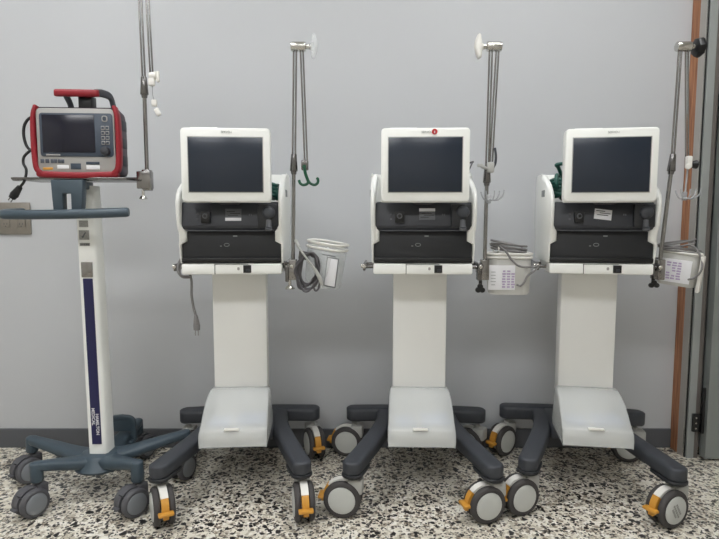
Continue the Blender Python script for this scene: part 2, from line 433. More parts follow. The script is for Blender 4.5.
# ------------------------------------------------------------------ ventilator on its cart
def make_ventilator():
    t = thing('ventilator', '', 'ventilator', (0, 0, 0), 0, 'white ventilators on wheeled carts')
    # undercarriage
    bm = bm_new()
    sweep(bm, [(-.255, .24, .182), (-.1, .245, .184), (.1, .245, .184), (.255, .24, .182)], .070, .056, e=.45)
    box(bm, (0, .12, .185), (.23, .22, .05), .012)
    obj('base', bm, M['leg'], t)
    for s in (-1, 1):
        bm = bm_new()
        sweep(bm, [(s * .125, .25, .182), (s * .126, .15, .181), (s * .142, .05, .179), (s * .177, -.08, .177), (s * .229, -.243, .174)],
              lambda q: .066 - .002 * q, lambda q: .054 - .008 * q, e=.42)
        lg = obj('leg', bm, M['leg'], t)
        bm = bm_new()
        sweep(bm, [(s * .207, -.170, .1475), (s * .229, -.243, .1475)], .071, .014, e=.45, smooth=False)
        obj('leg_pad', bm, M['black'], lg)
    ca = []
    for x, y in ((-.230, -.226), (.230, -.226), (-.252, .25), (.252, .25)):
        if not ca: c = make_caster(t, .0625, CM)
        else: c = dup(ca[0], t)
        c.location = (x, y, 0); ca.append(c)
    # column
    bm = bm_new(); box(bm, (0, .045, .50), (.192, .07, .62), .005)
    cl = obj('column', bm, M['column'], t)
    # translucent storage bin
    bm = bm_new()
    prof = [(.008, .369, .100), (-.010, .372, .103), (-.035, .368, .106), (-.068, .357, .108), (-.100, .340, .109), (-.130, .319, .110), (-.156, .297, .111),
            (-.170, .285, .112), (-.181, .281, .112), (-.189, .272, .1125), (-.194, .25, .113), (-.197, .226, .111)]
    rings = []
    for y, z, w in prof:
        yy = min(y, .006)
        rings.append([(-w, .008, z - .004), (-w, yy + .0, z - .004), (-w + .006, yy - .002, z), (w - .006, yy - .002, z), (w, yy, z - .004), (w, .008, z - .004)])
    outer = rings
    vr = [[bm.verts.new(p) for p in r] for r in outer]
    for i in range(len(vr) - 1):
        for j in range(5): bm.faces.new((vr[i][j], vr[i][j + 1], vr[i + 1][j + 1], vr[i + 1][j]))
    bm.faces.new(vr[-1]); bm.faces.new(list(reversed(vr[0])))
    bn = obj('storage_bin', bm, M['frost'], t, angle=50)
    md = bn.modifiers.new('wall', 'SOLIDIFY'); md.thickness = .003; md.offset = -1
    bm = bm_new(); box(bm, (-.005, -.186, .2815), (.05, .016, .006), .002); obj('bin_lip', bm, M['hood'], bn)
    bm = bm_new(); box(bm, (0, -.092, .254), (.190, .168, .044), .006); obj('inner_tray', bm, M['milky'], bn)
    bm = bm_new(); box(bm, (.045, -.10, .283), (.10, .08, .022), .004, Matrix.Rotation(.06, 4, 'Z')); box(bm, (-.055, -.11, .281), (.07, .08, .016), .004)
    obj('stored_packets', bm, M['contents'], bn)
    # tray under the unit
    bm = bm_new(); box(bm, (0, -.025, .813), (.328, .235, .036), .006)
    tr = obj('tray', bm, M['white'], t)
    bm = bm_new(); box(bm, (-.055, -.1425, .813), (.0022, .002, .034)); box(bm, (-.0, -.1425, .8285), (.11, .002, .0012)); obj('flap_seam', bm, M['deepblack'], tr)
    bm = bm_new(); box(bm, (.051, -.143, .813), (.026, .006, .0255), .001); sw = obj('power_switch', bm, M['deepblack'], tr)
    bm = bm_new(); box(bm, (.053, -.1465, .809), (.012, .002, .009), .001); obj('switch_cap', bm, M['charcoal'], sw)
    bm = bm_new(); prism(bm, rrect(.018, .026, .809, .819, .003), 'y', -.1432, -.142); obj('socket_mark', bm, M['bezel'], tr)
    # lower black module
    bm = bm_new()
    prism(bm, [(-.163, .833), (.163, .833), (.162, .896), (.146, .904), (.146, .938), (-.146, .938), (-.146, .904), (-.162, .896)], 'y', -.134, .05, .004)
    lm = obj('lower_module', bm, M['black'], t)
    bm = bm_new(); box(bm, (0, -.1355, .842), (.326, .012, .017), .004); obj('module_lip', bm, M['deepblack'], lm)
    bm = bm_new()
    P = [(-.016 + .0085 * math.cos(a), -.1352, .893 + .005 * math.sin(a)) for a in (2 * PI * k / 20 for k in range(20))]
    tube(bm, P, .0011, seg=6, closed=True, smooth=False); box(bm, (-.035, -.1352, .889), (.006, .001, .003)); box(bm, (.012, -.1352, .922), (.014, .001, .004))
    obj('emblem', bm, M['inkgrey'], lm)
    # upper black unit
    bm = bm_new()
    prism(bm, [(.05, .938), (-.128, .938), (-.150, .944), (-.155, .956), (-.141, 1.032), (.05, 1.04)], 'x', -.1565, .1565, .003)
    up = obj('control_unit', bm, M['charcoal'], t)
    bm = bm_new(); box(bm, (0, -.1450, .9405), (.28, .022, .0035), .001); obj('chrome_edge', bm, M['ink'], up)
    bm = bm_new(); box(bm, (-.078, -.1540, .984), (.030, .02, .036), .002); sk = obj('nozzle_socket', bm, M['deepblack'], up)
    bm = bm_new(); cyl(bm, (-.078, -.1620, .988), (-.078, -.1700, .988), .0095, .008); obj('socket_ring', bm, M['ink'], sk)
    bm = bm_new(); cyl(bm, (-.078, -.1690, .988), (-.078, -.1707, .988), .005, seg=12); obj('socket_hole', bm, M['deepblack'], sk)
    bm = bm_new()
    for z in (.978, .994): cyl(bm, (-.106, -.1470, z), (-.106, -.1525, z), .0035, seg=12)
    obj('indicator_marks', bm, M['ink'], up); bm = bm_new()
    for x in (.062, .068): box(bm, (x, -.1505, .992), (.003, .004, .006))
    obj('indicator_marks', bm, M['ink'], up)
    bm = bm_new(); box(bm, (.122, -.1490, .989), (.064, .03, .074), .003); cb = obj('valve_block', bm, M['black'], up)
    bm = bm_new()
    rings = []
    for h, r in ((0, .021), (.006, .021), (.012, .017), (.015, .010), (.016, .001)):
        rings.append([(.126 + r * math.cos(a), -.1640 - h, 1.0 + r * math.sin(a)) for a in (2 * PI * j / 24 for j in range(24))])
    ring_loft(bm, rings); obj('dome_cap', bm, M['leg'], cb, angle=60)
    bm = bm_new(); cyl(bm, (.126, -.1610, .975), (.126, -.1670, .951), .0085, .0095); cyl(bm, (.126, -.1710, .951), (.126, -.1680, .944), .011, .011); obj('outlet_port', bm, M['ink'], cb)
    # white shell with side cheeks
    for s in (-1, 1):
        bm = bm_new()
        rows = [(.832, .168, .1625, -.135), (.86, .169, .1635, -.142), (.895, .170, .1635, -.146), (.905, .170, .1440, -.147), (.937, .171, .144, -.150),
                (.945, .172, .150, -.155), (.958, .172, .1572, -.163), (1.0, .173, .1572, -.168), (1.035, .173, .157, -.168), (1.055, .173, .157, -.160),
                (1.074, .173, .157, -.138), (1.096, .173, .156, -.09), (1.114, .172, .155, -.04), (1.130, .171, .154, .01), (1.139, .168, .154, .05)]
        rings = []
        for z, xo, xi, yf in rows:
            w = (xo - xi); b_ = min(.006, w * .35)
            rings.append([(s * xi, .135, z), (s * xi, yf + b_, z), (s * (xi + b_), yf, z), (s * (xo - b_), yf, z), (s * xo, yf + b_ * 1.6, z), (s * (xo + .005), .0, z), (s * (xo + .007), .115, z), (s * (xo - .004), .135, z)])
        ring_loft(bm, rings)
        sh = obj('side_cheek', bm, M['white'], t, angle=50)
        bm = bm_new(); box(bm, (s * .1755, -.045, 1.066), (.005, .06, .024), .002)
        obj('grip_recess', bm, M['inkgrey'], sh)
    bm = bm_new(); box(bm, (0, .125, .984), (.33, .022, .318), .008); obj('back_shell', bm, M['white'], t)
    # rails on either flank with steel end bolts
    for s in (-1, 1):
        bm = bm_new()
        box(bm, (s * .196, -.02, .815), (.008, .17, .024), .002)
        for y in (-.08, .04): cyl(bm, (s * .165, y, .815), (s * .196, y, .815), .006)
        rl = obj('side_rail', bm, M['darksteel'], t)
        bm = bm_new(); cyl(bm, (s * .200, -.085, .818), (s * .208, -.085, .818), .0075, bev=.002); cyl(bm, (s * .196, -.104, .818), (s * .196, -.112, .818), .0065, bev=.002)
        obj('rail_bolt', bm, M['chrome'], rl)
    # screen
    bm = bm_new()
    prism(bm, rrect(-.1385, .1385, 1.033, 1.2615, .012), 'y', -.214, -.172, .004)
    scn = obj('screen_housing', bm, M['white'], t, angle=40)
    bm = bm_new(); sweep(bm, [(-.126, -.195, 1.040), (.126, -.195, 1.040)], .030, .02, e=.8, smooth=False); obj('lower_chin', bm, M['white'], scn)
    bm = bm_new(); box(bm, (-.068, -.193, 1.262), (.085, .02, .004), .0015); obj('top_ridge', bm, M['white'], scn)
    bm = bm_new(); box(bm, (0, -.2137, 1.1475), (.2345, .003, .1740)); obj('display_border', bm, M['housing'], scn)
    bm = bm_new(); box(bm, (0, -.2150, 1.1475), (.2295, .003, .1690), .0005); obj('display', bm, M['screen'], scn)
    text('nameplate', 'SERVO-i', .0095, M['inkgrey'], scn, face_front(.004, -.2146, 1.248))
    bm = bm_new(); box(bm, (0, -.12, 1.075), (.07, .12, .10), .01); box(bm, (0, -.16, 1.14), (.12, .03, .12), .008)
    obj('screen_bracket', bm, M['black'], t)
    return t, ca

vent, ca0 = make_ventilator()
SPOTS = (
    ((-.432, -.34, 0), 3.5, 'white ventilator on cart with blank screen, nearest the red device', (28, 12, 0, 20)),
    ((.217, -.34, 0), -3., 'white ventilator on cart with round red sticker above its screen', (-98, -73, -98, -125)),
    ((.824, -.34, 0), -9.5, 'white ventilator on cart turned slightly left, beside the door frame', (-68, -68, -52, -100)),
)
VENTS = []
for i, (loc, deg, label, yaws) in enumerate(SPOTS):
    v = vent if i == 0 else dup(vent)
    v.location = loc; v.rotation_euler = (0, 0, math.radians(deg)); v['label'] = label
    cs = sorted([c for c in v.children if c.name.startswith('caster')], key=lambda c: (c.location.y > 0, c.location.x))
    for c, a in zip(cs, yaws): c.rotation_euler = (0, 0, math.radians(a - deg))
    VENTS.append(v)

def kid(v, stem_): return next(c for c in v.children_recursive if c.name.split('.')[0] == stem_)

# stickers, each its own shape
def sticker(v, x, z, w, h, tilt, strip_top, rgbm):
    bm = bm_new(); R = Matrix.Translation((x, 0, z)) @ Matrix.Rotation(tilt, 4, 'Y')
    lean = Matrix.Translation((0, -.1485 - .19 * (.992 - z) - .0015, z)) @ Matrix.Rotation(-.19, 4, 'X') @ Matrix.Translation((0, 0, -z))
    box(bm, (0, 0, 0), (w, .0012, h), 0, lean @ R)
    st = obj('sticker', bm, rgbm, kid(v, 'control_unit')); st['label'] = 'small paper sticker on the black front panel'
    bm = bm_new(); q = h / 2 - .005
    box(bm, (0, -.0008, q if strip_top else -q), (w, .001, .010), 0, lean @ R); obj('white_strip', bm, M['paper'], kid(v, 'control_unit'))
    bm = bm_new(); s = -1 if strip_top else 1
    for k, (a, b_) in enumerate(((-.35, .3), (-.2, .42), (-.42, .1))):
        zz = s * (-.001 + .0065 * (k - .2))
        box(bm, ((a + b_) / 2 * w, -.0009, zz), ((b_ - a) * w, .0008, .0022), 0, lean @ R)
    obj('printed_lines', bm, M['deepblack'], kid(v, 'control_unit'))
sticker(VENTS[0], .010, .992, .052, .040, .0, False, M['ink'])
sticker(VENTS[1], .012, .994, .052, .038, .0, True, M['ink'])
sticker(VENTS[2], -.002, .993, .054, .034, .12, False, M['paper'])
bm = bm_new(); cyl(bm, (.028, -.2142, 1.249), (.028, -.2162, 1.249), .0088, seg=24)
rd = obj('round_sticker', bm, M['reddot'], kid(VENTS[1], 'screen_housing')); rd['label'] = 'round red sticker'
bm = bm_new(); box(bm, (.028, -.2165, 1.248), (.003, .001, .007)); obj('sticker_mark', bm, M['paper'], kid(VENTS[1], 'screen_housing'))
# stamped print on the front right caster disc of the last cart
cr_ = sorted([c for c in VENTS[2].children if c.name.startswith('caster')], key=lambda c: (c.location.y > 0, -c.location.x))[0]
bm = bm_new()
for k, (w, off) in enumerate(((.042, .008), (.05, -.003), (.034, -.013))):
    for j in range(6):
        x = -w / 2 + w * (j + .5) / 6
        mt_ = Matrix.Translation((.0364, -.03, .0625)) @ Matrix.Rotation(math.radians(-62), 4, 'X')
        box(bm, (0, x, off), (.0008, w / 6 * .7, .007), 0, mt_)
obj('stamped_print', bm, M['plaque'], cr_)

# ------------------------------------------------------------------ red transport device on a slate trolley
t = thing('equipment_trolley', 'slate grey five-legged trolley with narrow white column, at the left', 'trolley', (-.95, -.40, 0))
def L(p): return (p[0] + .95, p[1] + .40, p[2])
HUB = V((-.925, -.40, .127))
tips = [(-1.228, -.300, .153), (-1.074, -.538, .160), (-.740, -.535, .163), (-.662, -.270, .165), (-.985, -.135, .155)]
bm = bm_new()
cyl(bm, L((-.925, -.40, .098)), L((-.925, -.40, .154)), .088, .066, seg=28, bev=.012)
obj('hub', bm, M['trolley'], t, angle=50)
yw = [-34, -30, -38, -22, 160]
tc0 = None
for i, p in enumerate(tips[:4] + [(-.90, -.125, .155)]):
    bm = bm_new(); p = V(p); h = HUB; d = p - h
    sweep(bm, [L(h + d * .12), L(h + d * .35 - V((0, 0, .006))), L(h + d * .7 - V((0, 0, .002))), L(p)], lambda q: .092 - .052 * q ** .7, lambda q: .044 - .012 * q, e=.7)
    a = obj('leg', bm, M['trolley'], t, angle=60)
    bm = bm_new(); q = L(p); cyl(bm, (q[0], q[1], .108), (q[0], q[1], q[2] + .014), .021, .020, bev=.006)
    obj('leg_end', bm, M['trolley'], a, angle=50)
    if tc0 is None: c = tc0 = make_caster(t, .0485, (M['tgrey'], M['tgrey'], M['tdisc'], M['tgrey'], M['tgrey']), False, 'caster', 1.35)
    else: c = dup(tc0, t)
    c.location = (q[0], q[1], 0); c.rotation_euler = (0, 0, math.radians(yw[i]))
# rear bracket plate with an oval hole
bm = bm_new()
for sx in (-1, 1):
    sweep(bm, [L((-.916, -.235, .217)), L((-.916 + sx * .036, -.235, .210)), L((-.916 + sx * .045, -.235, .18)), L((-.916 + sx * .045, -.235, .13))], .022, .02, up=(0, 1, 0), e=.5)
prism(bm, [(L((x, 0, 0))[0], z) for x, z in ((-.958, .165), (-.874, .165), (-.874, .205), (-.878, .218), (-.954, .218), (-.958, .205))], 'y', .156, .172)
box(bm, L((-.916, -.245, .125)), (.10, .04, .02), .006)
obj('rear_bracket', bm, M['trolley'], t)
# white column
bm = bm_new()
rings = []
for z, xa, xb in ((.150, -.951, -.889), (.5, -.954, -.8935), (.95, -.958, -.900), (1.09, -.959, -.902)):
    rings.append([L((xa, -.425, z)), L((xb - .007, -.425, z)), L((xb, -.415, z)), L((xb, -.365, z)), L((xa, -.365, z))])
ring_loft(bm, rings); tcl = obj('column', bm, M['white'], t, angle=60)
def colface(z): return ((-.951 - .007 * (z - .14) / .81), (-.889 - .011 * (z - .14) / .81))
bm = bm_new(); rings = []
for z in (.19, .775):
    a, b_ = colface(z); c = (a + b_) / 2 - .002
    rings.append([L((c - .0165, -.4275, z)), L((c + .0165, -.4275, z)), L((c + .0165, -.424, z)), L((c - .0165, -.424, z))])
ring_loft(bm, rings); obj('navy_strip', bm, M['navy'], tcl, smooth=False)
bm = bm_new(); box(bm, L((-.930, -.4265, .806)), (.038, .006, .052), .001); obj('metal_plate', bm, M['steel'], tcl)
bm = bm_new(); box(bm, L((-.934, -.426, .892)), (.034, .002, .010)); box(bm, L((-.935, -.426, .924)), (.034, .002, .032)); box(bm, L((-.935, -.426, .962)), (.030, .002, .022))
lb = obj('small_labels', bm, M['plaque'], tcl, smooth=False)
bm = bm_new(); rr = Matrix.Translation(L((-.935, -.4275, .924))) @ Matrix.Rotation(.6, 4, 'Y'); box(bm, (0, 0, 0), (.004, .001, .022), 0, rr)
box(bm, (-.004, 0, -.006), (.008, .001, .004), 0, Matrix.Translation(L((-.935, -.4275, .924))))
for k in range(5): box(bm, L((-.946 + .006 * k, -.4275, .892)), (.0035, .001, .006))
obj('label_marks', bm, M['ink'], lb, smooth=False)
cxx = (-.951 - .889) / 2 - .0035
text('column_lettering', 'HAMILTON', .0150, M['paper'], tcl, face_front(*L((cxx + .0060, -.4284, .262)), spin=-PI / 2), bold=.0003)
text('column_lettering', 'MEDICAL', .0150, M['paper'], tcl, face_front(*L((cxx - .0075, -.4284, .290)), spin=-PI / 2), bold=.0003)
# slate neck with slot, hand bar and shelf
bm = bm_new()
prism(bm, [(L((x, 0, 0))[0], z) for x, z in ((-.986, .985), (-.956, .985), (-.956, 1.060), (-.929, 1.060), (-.929, .985), (-.899, .985), (-.892, 1.045), (-.888, 1.104), (-.992, 1.104), (-.990, 1.045))], 'y', -.115, -.085, .003)
box(bm, L((-.945, -.445, 1.090)), (.07, .10, .026), .004)
obj('neck', bm, M['trolley'], t)
bm = bm_new(); tube(bm, [L(p) for p in ((-1.155, -.40, 1.00), (-1.162, -.46, .997), (-1.140, -.525, .993), (-1.05, -.545, .992), (-.95, -.548, .993), (-.84, -.545, .996), (-.745, -.53, 1.0))], .0155, seg=14)
cyl(bm, L((-.745, -.53, 1.0)), L((-.738, -.529, 1.0)), .0155, .013)
obj('hand_bar', bm, M['trolley'], t, angle=60)
bm = bm_new(); box(bm, L((-.94, -.42, 1.109)), (.37, .17, .007), .002)
box(bm, L((-1.14, -.42, 1.112)), (.05, .03, .012), .003); box(bm, L((-.765, -.42, 1.112)), (.09, .012, .012), .002)
sf = obj('shelf', bm, M['darksteel'], t)

# the red device itself
d = thing('transport_ventilator', 'small red-framed transport ventilator with carrying handle, on the slate trolley', 'portable ventilator', (-.915, -.42, 1.1127), math.radians(4))
H_ = .222
bm = bm_new()
rings = []
for y, w, zb, zt in ((-.074, .132, .010, .226), (-.080, .137, .004, .232), (-.055, .139, .0, .236), (.0, .134, .0, .232), (.06, .118, .006, .222)):
    rings.append([(x, y, z) for x, z in rrect(-w, w, zb, zt, .022, 5)])
ring_loft(bm, rings)
obj('body', bm, M['purple'], d, angle=50)
# red guard: left, right and bottom bumper round the front
bm = bm_new()
for s in (-1, 1):
    sweep(bm, [(s * .118, -.079, .012), (s * .134, -.08, .035), (s * .1385, -.08, .12), (s * .136, -.08, .20), (s * .128, -.078, .232)], lambda q: .019 - .004 * q, .03, up=(0, 1, 0), e=.6)
sweep(bm, [(-.125, -.078, .010), (0, -.081, .006), (.125, -.078, .010)], .022, .03, up=(0, 1, 0), e=.6)
obj('red_guard', bm, M['red'], d, angle=60)
bm = bm_new()
for s in (-1, 1):
    for z in (.06, .12, .18): box(bm, (s * .1375, -.025, z), (.005, .045, .035), .004, Matrix.Rotation(0, 4, 'Z'))
obj('side_connectors', bm, M['leg'], d)
bm = bm_new(); prism(bm, rrect(-.127, .127, .016, .228, .016), 'y', -.0875, -.07, .002); fp = obj('front_panel', bm, M['bezel'], d)
bm = bm_new(); prism(bm, rrect(-.116, .122, .068, .212, .010), 'y', -.0895, -.08, .001); obj('panel_surround', bm, M['panel'], fp)
bm = bm_new(); box(bm, (-.022, -.0895, .144), (.170, .004, .124), .001); ds = obj('display', bm, M['tscreen'], fp)
bm = bm_new(); box(bm, (-.075, -.0905, .0735), (.046, .002, .005), .0005); obj('name_strip', bm, M['bezel'], fp)
bm = bm_new()
for r in range(4):
    for c in range(2): box(bm, (.090 + c * .0145, -.0905, .164 - r * .0165), (.0115, .003, .0125), .001)
prism(bm, rrect(.088, .106, .184, .204, .006), 'y', -.092, -.088); obj('keypad', bm, M['bezel'], fp)
bm = bm_new()
for r in range(4):
    for c in range(2): box(bm, (.090 + c * .0145, -.0922, .164 - r * .0165), (.0085, .001, .0075), .0005)
prism(bm, rrect(.091, .103, .187, .201, .005), 'y', -.0932, -.0915); obj('key_faces', bm, M['panel'], fp)
bm = bm_new(); cyl(bm, (.098, -.089, .086), (.098, -.108, .086), .0155, .0135, bev=.002); obj('rotary_knob', bm, M['charcoal'], fp)
bm = bm_new()
for x, w in ((-.112, .012), (-.096, .012), (-.080, .010), (-.069, .010), (-.057, .010), (-.046, .010)): box(bm, (x, -.0882, .053), (w, .002, .013), .0005)
obj('icon_marks', bm, M['navyink'], fp)
bm = bm_new(); box(bm, (-.095, -.0882, .028), (.032, .002, .008), .001); o_ = obj('orange_label', bm, M['orange'], fp)
bm = bm_new(); box(bm, (-.046, -.0882, .034), (.038, .002, .012), .001); box(bm, (.052, -.0882, .033), (.044, .002, .014), .001); obj('white_labels', bm, M['paper'], fp)
bm = bm_new(); box(bm, (.052, -.0882, .047), (.044, .002, .009), .001); box(bm, (-.004, -.0882, .036), (.034, .002, .020), .001); obj('blue_labels', bm, M['panel'], fp)
# handle
bm = bm_new(); sweep(bm, [(-.062, -.07, .281), (.066, -.07, .281)], .024, .024, e=.75, smooth=False)
hd = obj('carry_handle', bm, M['red'], d, angle=60)
bm = bm_new()
sweep(bm, [(.064, -.07, .282), (.080, -.055, .284), (.096, -.03, .278), (.100, -.015, .255), (.102, -.01, .222)], .026, .014, up=(1, 0, 0), e=.6)
obj('handle_arm', bm, M['leg'], hd, angle=60); bm = bm_new()
sweep(bm, [(-.036, -.066, .276), (-.032, -.045, .252), (-.030, -.035, .225)], .020, .016, up=(1, 0, 0), e=.6)
obj('handle_arm', bm, M['leg'], hd, angle=60)
bm = bm_new(); box(bm, (.022, -.035, .250), (.046, .045, .056), .005); obj('handle_block', bm, M['deepblack'], hd)

d.scale = (.955, .955, .955)

# ------------------------------------------------------------------ folding support arms
def rod_pair(bm, a, b, r=.0042, gap=.0062):
    a, b = V(a), V(b)
    for s in (-1, 1):
        o = V((s * gap, 0, 0)); cyl(bm, a + o, b + o, r, seg=12)

def support_arm(name, label, foot, joint, top, back, side, knobm, knob_shape='wing'):
    foot, joint, top, back = V(foot), V(joint), V(top), V(back)
    t = thing(name, label, 'support arm', foot, 0, 'folding steel support arms')
    l = lambda p: V(p) - foot
    up = (joint - foot).normalized()
    bm = bm_new(); box(bm, (0, 0, 0), (.026, .034, .070), .003); box(bm, (-.018 * 1, .0, .006), (.022, .022, .022), .003); obj('clamp', bm, M['steel'], t)
    bm = bm_new(); cyl(bm, up * .01, l(joint), .0066, seg=18); obj('pole', bm, M['steel'], t)
    j = l(joint)
    bm = bm_new(); cyl(bm, j - up * .028, j + up * .03, .0135, .0095, seg=20, bev=.002); cyl(bm, j - up * .038, j - up * .027, .009, .0105); obj('lower_joint', bm, M['darksteel'], t)
    bm = bm_new(); rod_pair(bm, j + up * .02, l(top), .0031, .0044); obj('upper_rods', bm, M['steel'], t)
    tp, bk = l(top), l(back)
    bm = bm_new(); cyl(bm, (tp.x - .014, tp.y, tp.z + .01), (tp.x + .036, tp.y, tp.z + .01), .016, bev=.004); obj('elbow_joint', bm, M['chrome'], t)
    bm = bm_new(); rod_pair(bm, (tp.x + .022, tp.y, tp.z), bk, .0029, .0042); obj('hanging_rods', bm, M['steel'], t)
    bm = bm_new()
    x0 = tp.x + (.036 if side > 0 else -.014)
    cyl(bm, (x0, tp.y, tp.z + .01), (x0 + side * .018, tp.y, tp.z + .01), .008, .010)
    kn = bm_new()
    if knob_shape == 'wing':
        sweep(kn, [(x0 + side * .024, tp.y, tp.z - .022), (x0 + side * .028, tp.y, tp.z + .012), (x0 + side * .026, tp.y, tp.z + .044)], lambda q: .014 + .012 * math.sin(q * PI), .03, up=(0, 1, 0), e=.8)
        cyl(kn, (x0 + side * .012, tp.y, tp.z + .01), (x0 + side * .026, tp.y, tp.z + .01), .010, .016)
    else:
        n = 8; rings = []
        for h, r in ((.010, .014), (.014, .026), (.026, .030), (.034, .027), (.037, .018)):
            rings.append([(x0 + side * h, tp.y + math.cos(a) * (r + (.003 if k % 2 else 0)), tp.z + .008 + math.sin(a) * (r + (.003 if k % 2 else 0))) for k, a in enumerate(2 * PI * q / 14 for q in range(14))])
        ring_loft(kn, rings)
    obj('knob_stem', bm, M['chrome'], t); obj('elbow_knob', kn, knobm, t)
    return t, l

# above the red device: clamped to the end of the shelf
t, l = support_arm('support_arm', 'steel folding arm rising from the slate trolley, its top above the picture', (-.716, -.42, 1.108), (-.716, -.42, 1.418), (-.722, -.42, 1.90), (-.690, -.42, 1.458), 1, M['hood'])
bm = bm_new(); box(bm, l((-.722, -.425, 1.108)), (.046, .034, .058), .003); obj('clamp_block', bm, M['steel'], t)
bm = bm_new(); cyl(bm, l((-.728, -.43, 1.074)), l((-.728, -.43, 1.052)), .005); cyl(bm, l((-.728, -.43, 1.056)), l((-.728, -.43, 1.044)), .009, .014, bev=.002); obj('clamp_screw', bm, M['chrome'], t)
bm = bm_new(); cyl(bm, l((-.697, -.42, 1.45)), l((-.672, -.42, 1.452)), .012, .014, bev=.003); box(bm, l((-.688, -.425, 1.43)), (.02, .016, .026), .004); box(bm, l((-.668, -.422, 1.448)), (.010, .014, .036), .004); obj('end_clamp', bm, M['hood'], t)
bm = bm_new(); tube(bm, [l(p) for p in ((-.686, -.425, 1.425), (-.687, -.425, 1.39), (-.682, -.425, 1.37))], .0011, seg=6); hc = obj('hanging_cord', bm, M['inkgrey'], t)
bm = bm_new(); box(bm, l((-.682, -.425, 1.362)), (.018, .012, .022), .003); box(bm, (0, 0, 0), (.016, .010, .026), .003, Matrix.Translation(l((-.672, -.425, 1.333))) @ Matrix.Rotation(-.5, 4, 'Y')); obj('white_clip', bm, M['hood'], t)

# left ventilator's arm with a green hook
t, l = support_arm('support_arm', 'steel folding arm holding a green double hook', (-.228, -.42, .806), (-.221, -.42, 1.166), (-.213, -.42, 1.535), (-.180, -.42, 1.17), 1, M['clear'])
bm = bm_new(); cyl(bm, l((-.238, -.43, .771)), l((-.238, -.43, .745)), .0055); cyl(bm, l((-.238, -.43, .752)), l((-.238, -.43, .740)), .010, .018, bev=.002); obj('clamp_screw', bm, M['chrome'], t)
bm = bm_new(); cyl(bm, l((-.245, -.435, .83)), l((-.262, -.435, .83)), .007, bev=.002); box(bm, l((-.247, -.43, .79)), (.012, .014, .05), .003); obj('rail_grip', bm, M['darksteel'], t)
bm = bm_new(); box(bm, l((-.184, -.42, 1.158)), (.024, .02, .034), .004); cyl(bm, l((-.184, -.430, 1.152)), l((-.184, -.437, 1.152)), .009); obj('end_clamp', bm, M['darksteel'], t)
bm = bm_new()
tube(bm, [l(p) for p in ((-.184, -.434, 1.15), (-.181, -.434, 1.13), (-.172, -.434, 1.105), (-.170, -.434, 1.098))], .0055, seg=10)
tube(bm, [l(p) for p in ((-.170, -.434, 1.102), (-.178, -.434, 1.094), (-.190, -.434, 1.092), (-.199, -.434, 1.098), (-.203, -.434, 1.108))], .0048, seg=10)
tube(bm, [l(p) for p in ((-.172, -.434, 1.106), (-.163, -.434, 1.096), (-.150, -.434, 1.092), (-.140, -.434, 1.099), (-.139, -.434, 1.111), (-.144, -.434, 1.115))], .0048, seg=10)
cyl(bm, l((-.184, -.430, 1.152)), l((-.184, -.441, 1.152)), .0065)
hk = obj('double_hook', bm, M['green'], t, angle=60); hk['label'] = 'green plastic double hook'

# middle ventilator's arm
def clear_hooks(bm, c, l, w=.05):
    c = V(c)
    for s, k in ((-1, .6), (-.45, .8), (.45, .8), (1, .75), (1.5, .9)):
        tube(bm, [l(c), l(c + V((s * w * .32, -.006, -.004))), l(c + V((s * w * .55, -.008, .010))), l(c + V((s * w * .62, -.006, .010 + .022 * k)))], .0026, seg=8)
t, l = support_arm('support_arm', 'steel folding arm with pale wing knob at its upper left', (.428, -.42, .806), (.430, -.42, 1.128), (.434, -.42, 1.535), (.443, -.42, 1.17), -1, M['hood'])
bm = bm_new(); cyl(bm, l((.412, -.435, .771)), l((.412, -.435, .752)), .006); 
for k in range(3):
    a = 2 * PI * k / 3 + PI / 2; cyl(bm, l((.410 + .008 * math.cos(a), -.434, .742 + .008 * math.sin(a))), l((.410 + .008 * math.cos(a), -.448, .742 + .008 * math.sin(a))), .0095, bev=.003)
ob = obj('clamp_knob', bm, M['deepblack'], t)
bm = bm_new(); box(bm, l((.407, -.43, .80)), (.014, .03, .06), .003); cyl(bm, l((.41, -.445, .82)), l((.41, -.455, .82)), .008, bev=.002); obj('rail_grip', bm, M['darksteel'], t)
bm = bm_new(); box(bm, l((.438, -.432, 1.150)), (.024, .018, .034), .004); cyl(bm, l((.428, -.436, 1.146)), l((.408, -.440, 1.152)), .005, .006); box(bm, l((.402, -.44, 1.156)), (.018, .006, .010), .002); obj('end_clamp', bm, M['housing'], t)
bm = bm_new(); tube(bm, [l(p) for p in ((.452, -.43, 1.215), (.456, -.43, 1.19), (.455, -.43, 1.165), (.448, -.43, 1.15))], .0042, seg=8); obj('release_lever', bm, M['leg'], t)
bm = bm_new(); clear_hooks(bm, (.437, -.436, 1.045), l); box(bm, l((.434, -.43, 1.045)), (.018, .014, .03), .004); hk = obj('tube_hooks', bm, M['hookclear'], t, angle=60); hk['label'] = 'clear plastic tube hooks'

# right ventilator's arm
t, l = support_arm('support_arm', 'steel folding arm with round black knob, leaning by the door frame', (1.026, -.42, .806), (1.052, -.42, 1.166), (1.060, -.42, 1.535), (1.102, -.42, 1.18), 1, M['deepblack'], 'round')
bm = bm_new(); cyl(bm, l((1.000, -.435, .785)), l((1.000, -.435, .768)), .006)
for k in range(3):
    a = 2 * PI * k / 3 + PI / 2; cyl(bm, l((1.0 + .010 * math.cos(a), -.434, .757 + .006 * math.sin(a))), l((1.0 + .010 * math.cos(a), -.448, .757 + .006 * math.sin(a))), .0085, bev=.003)
obj('clamp_knob', bm, M['deepblack'], t)
bm = bm_new(); box(bm, l((1.005, -.43, .80)), (.014, .03, .05), .003); obj('rail_grip', bm, M['darksteel'], t)
bm = bm_new(); box(bm, l((1.102, -.43, 1.168)), (.018, .018, .040), .004); cyl(bm, l((1.094, -.438, 1.152)), l((1.094, -.446, 1.152)), .010, bev=.003); obj('end_clamp', bm, M['hood'], t)
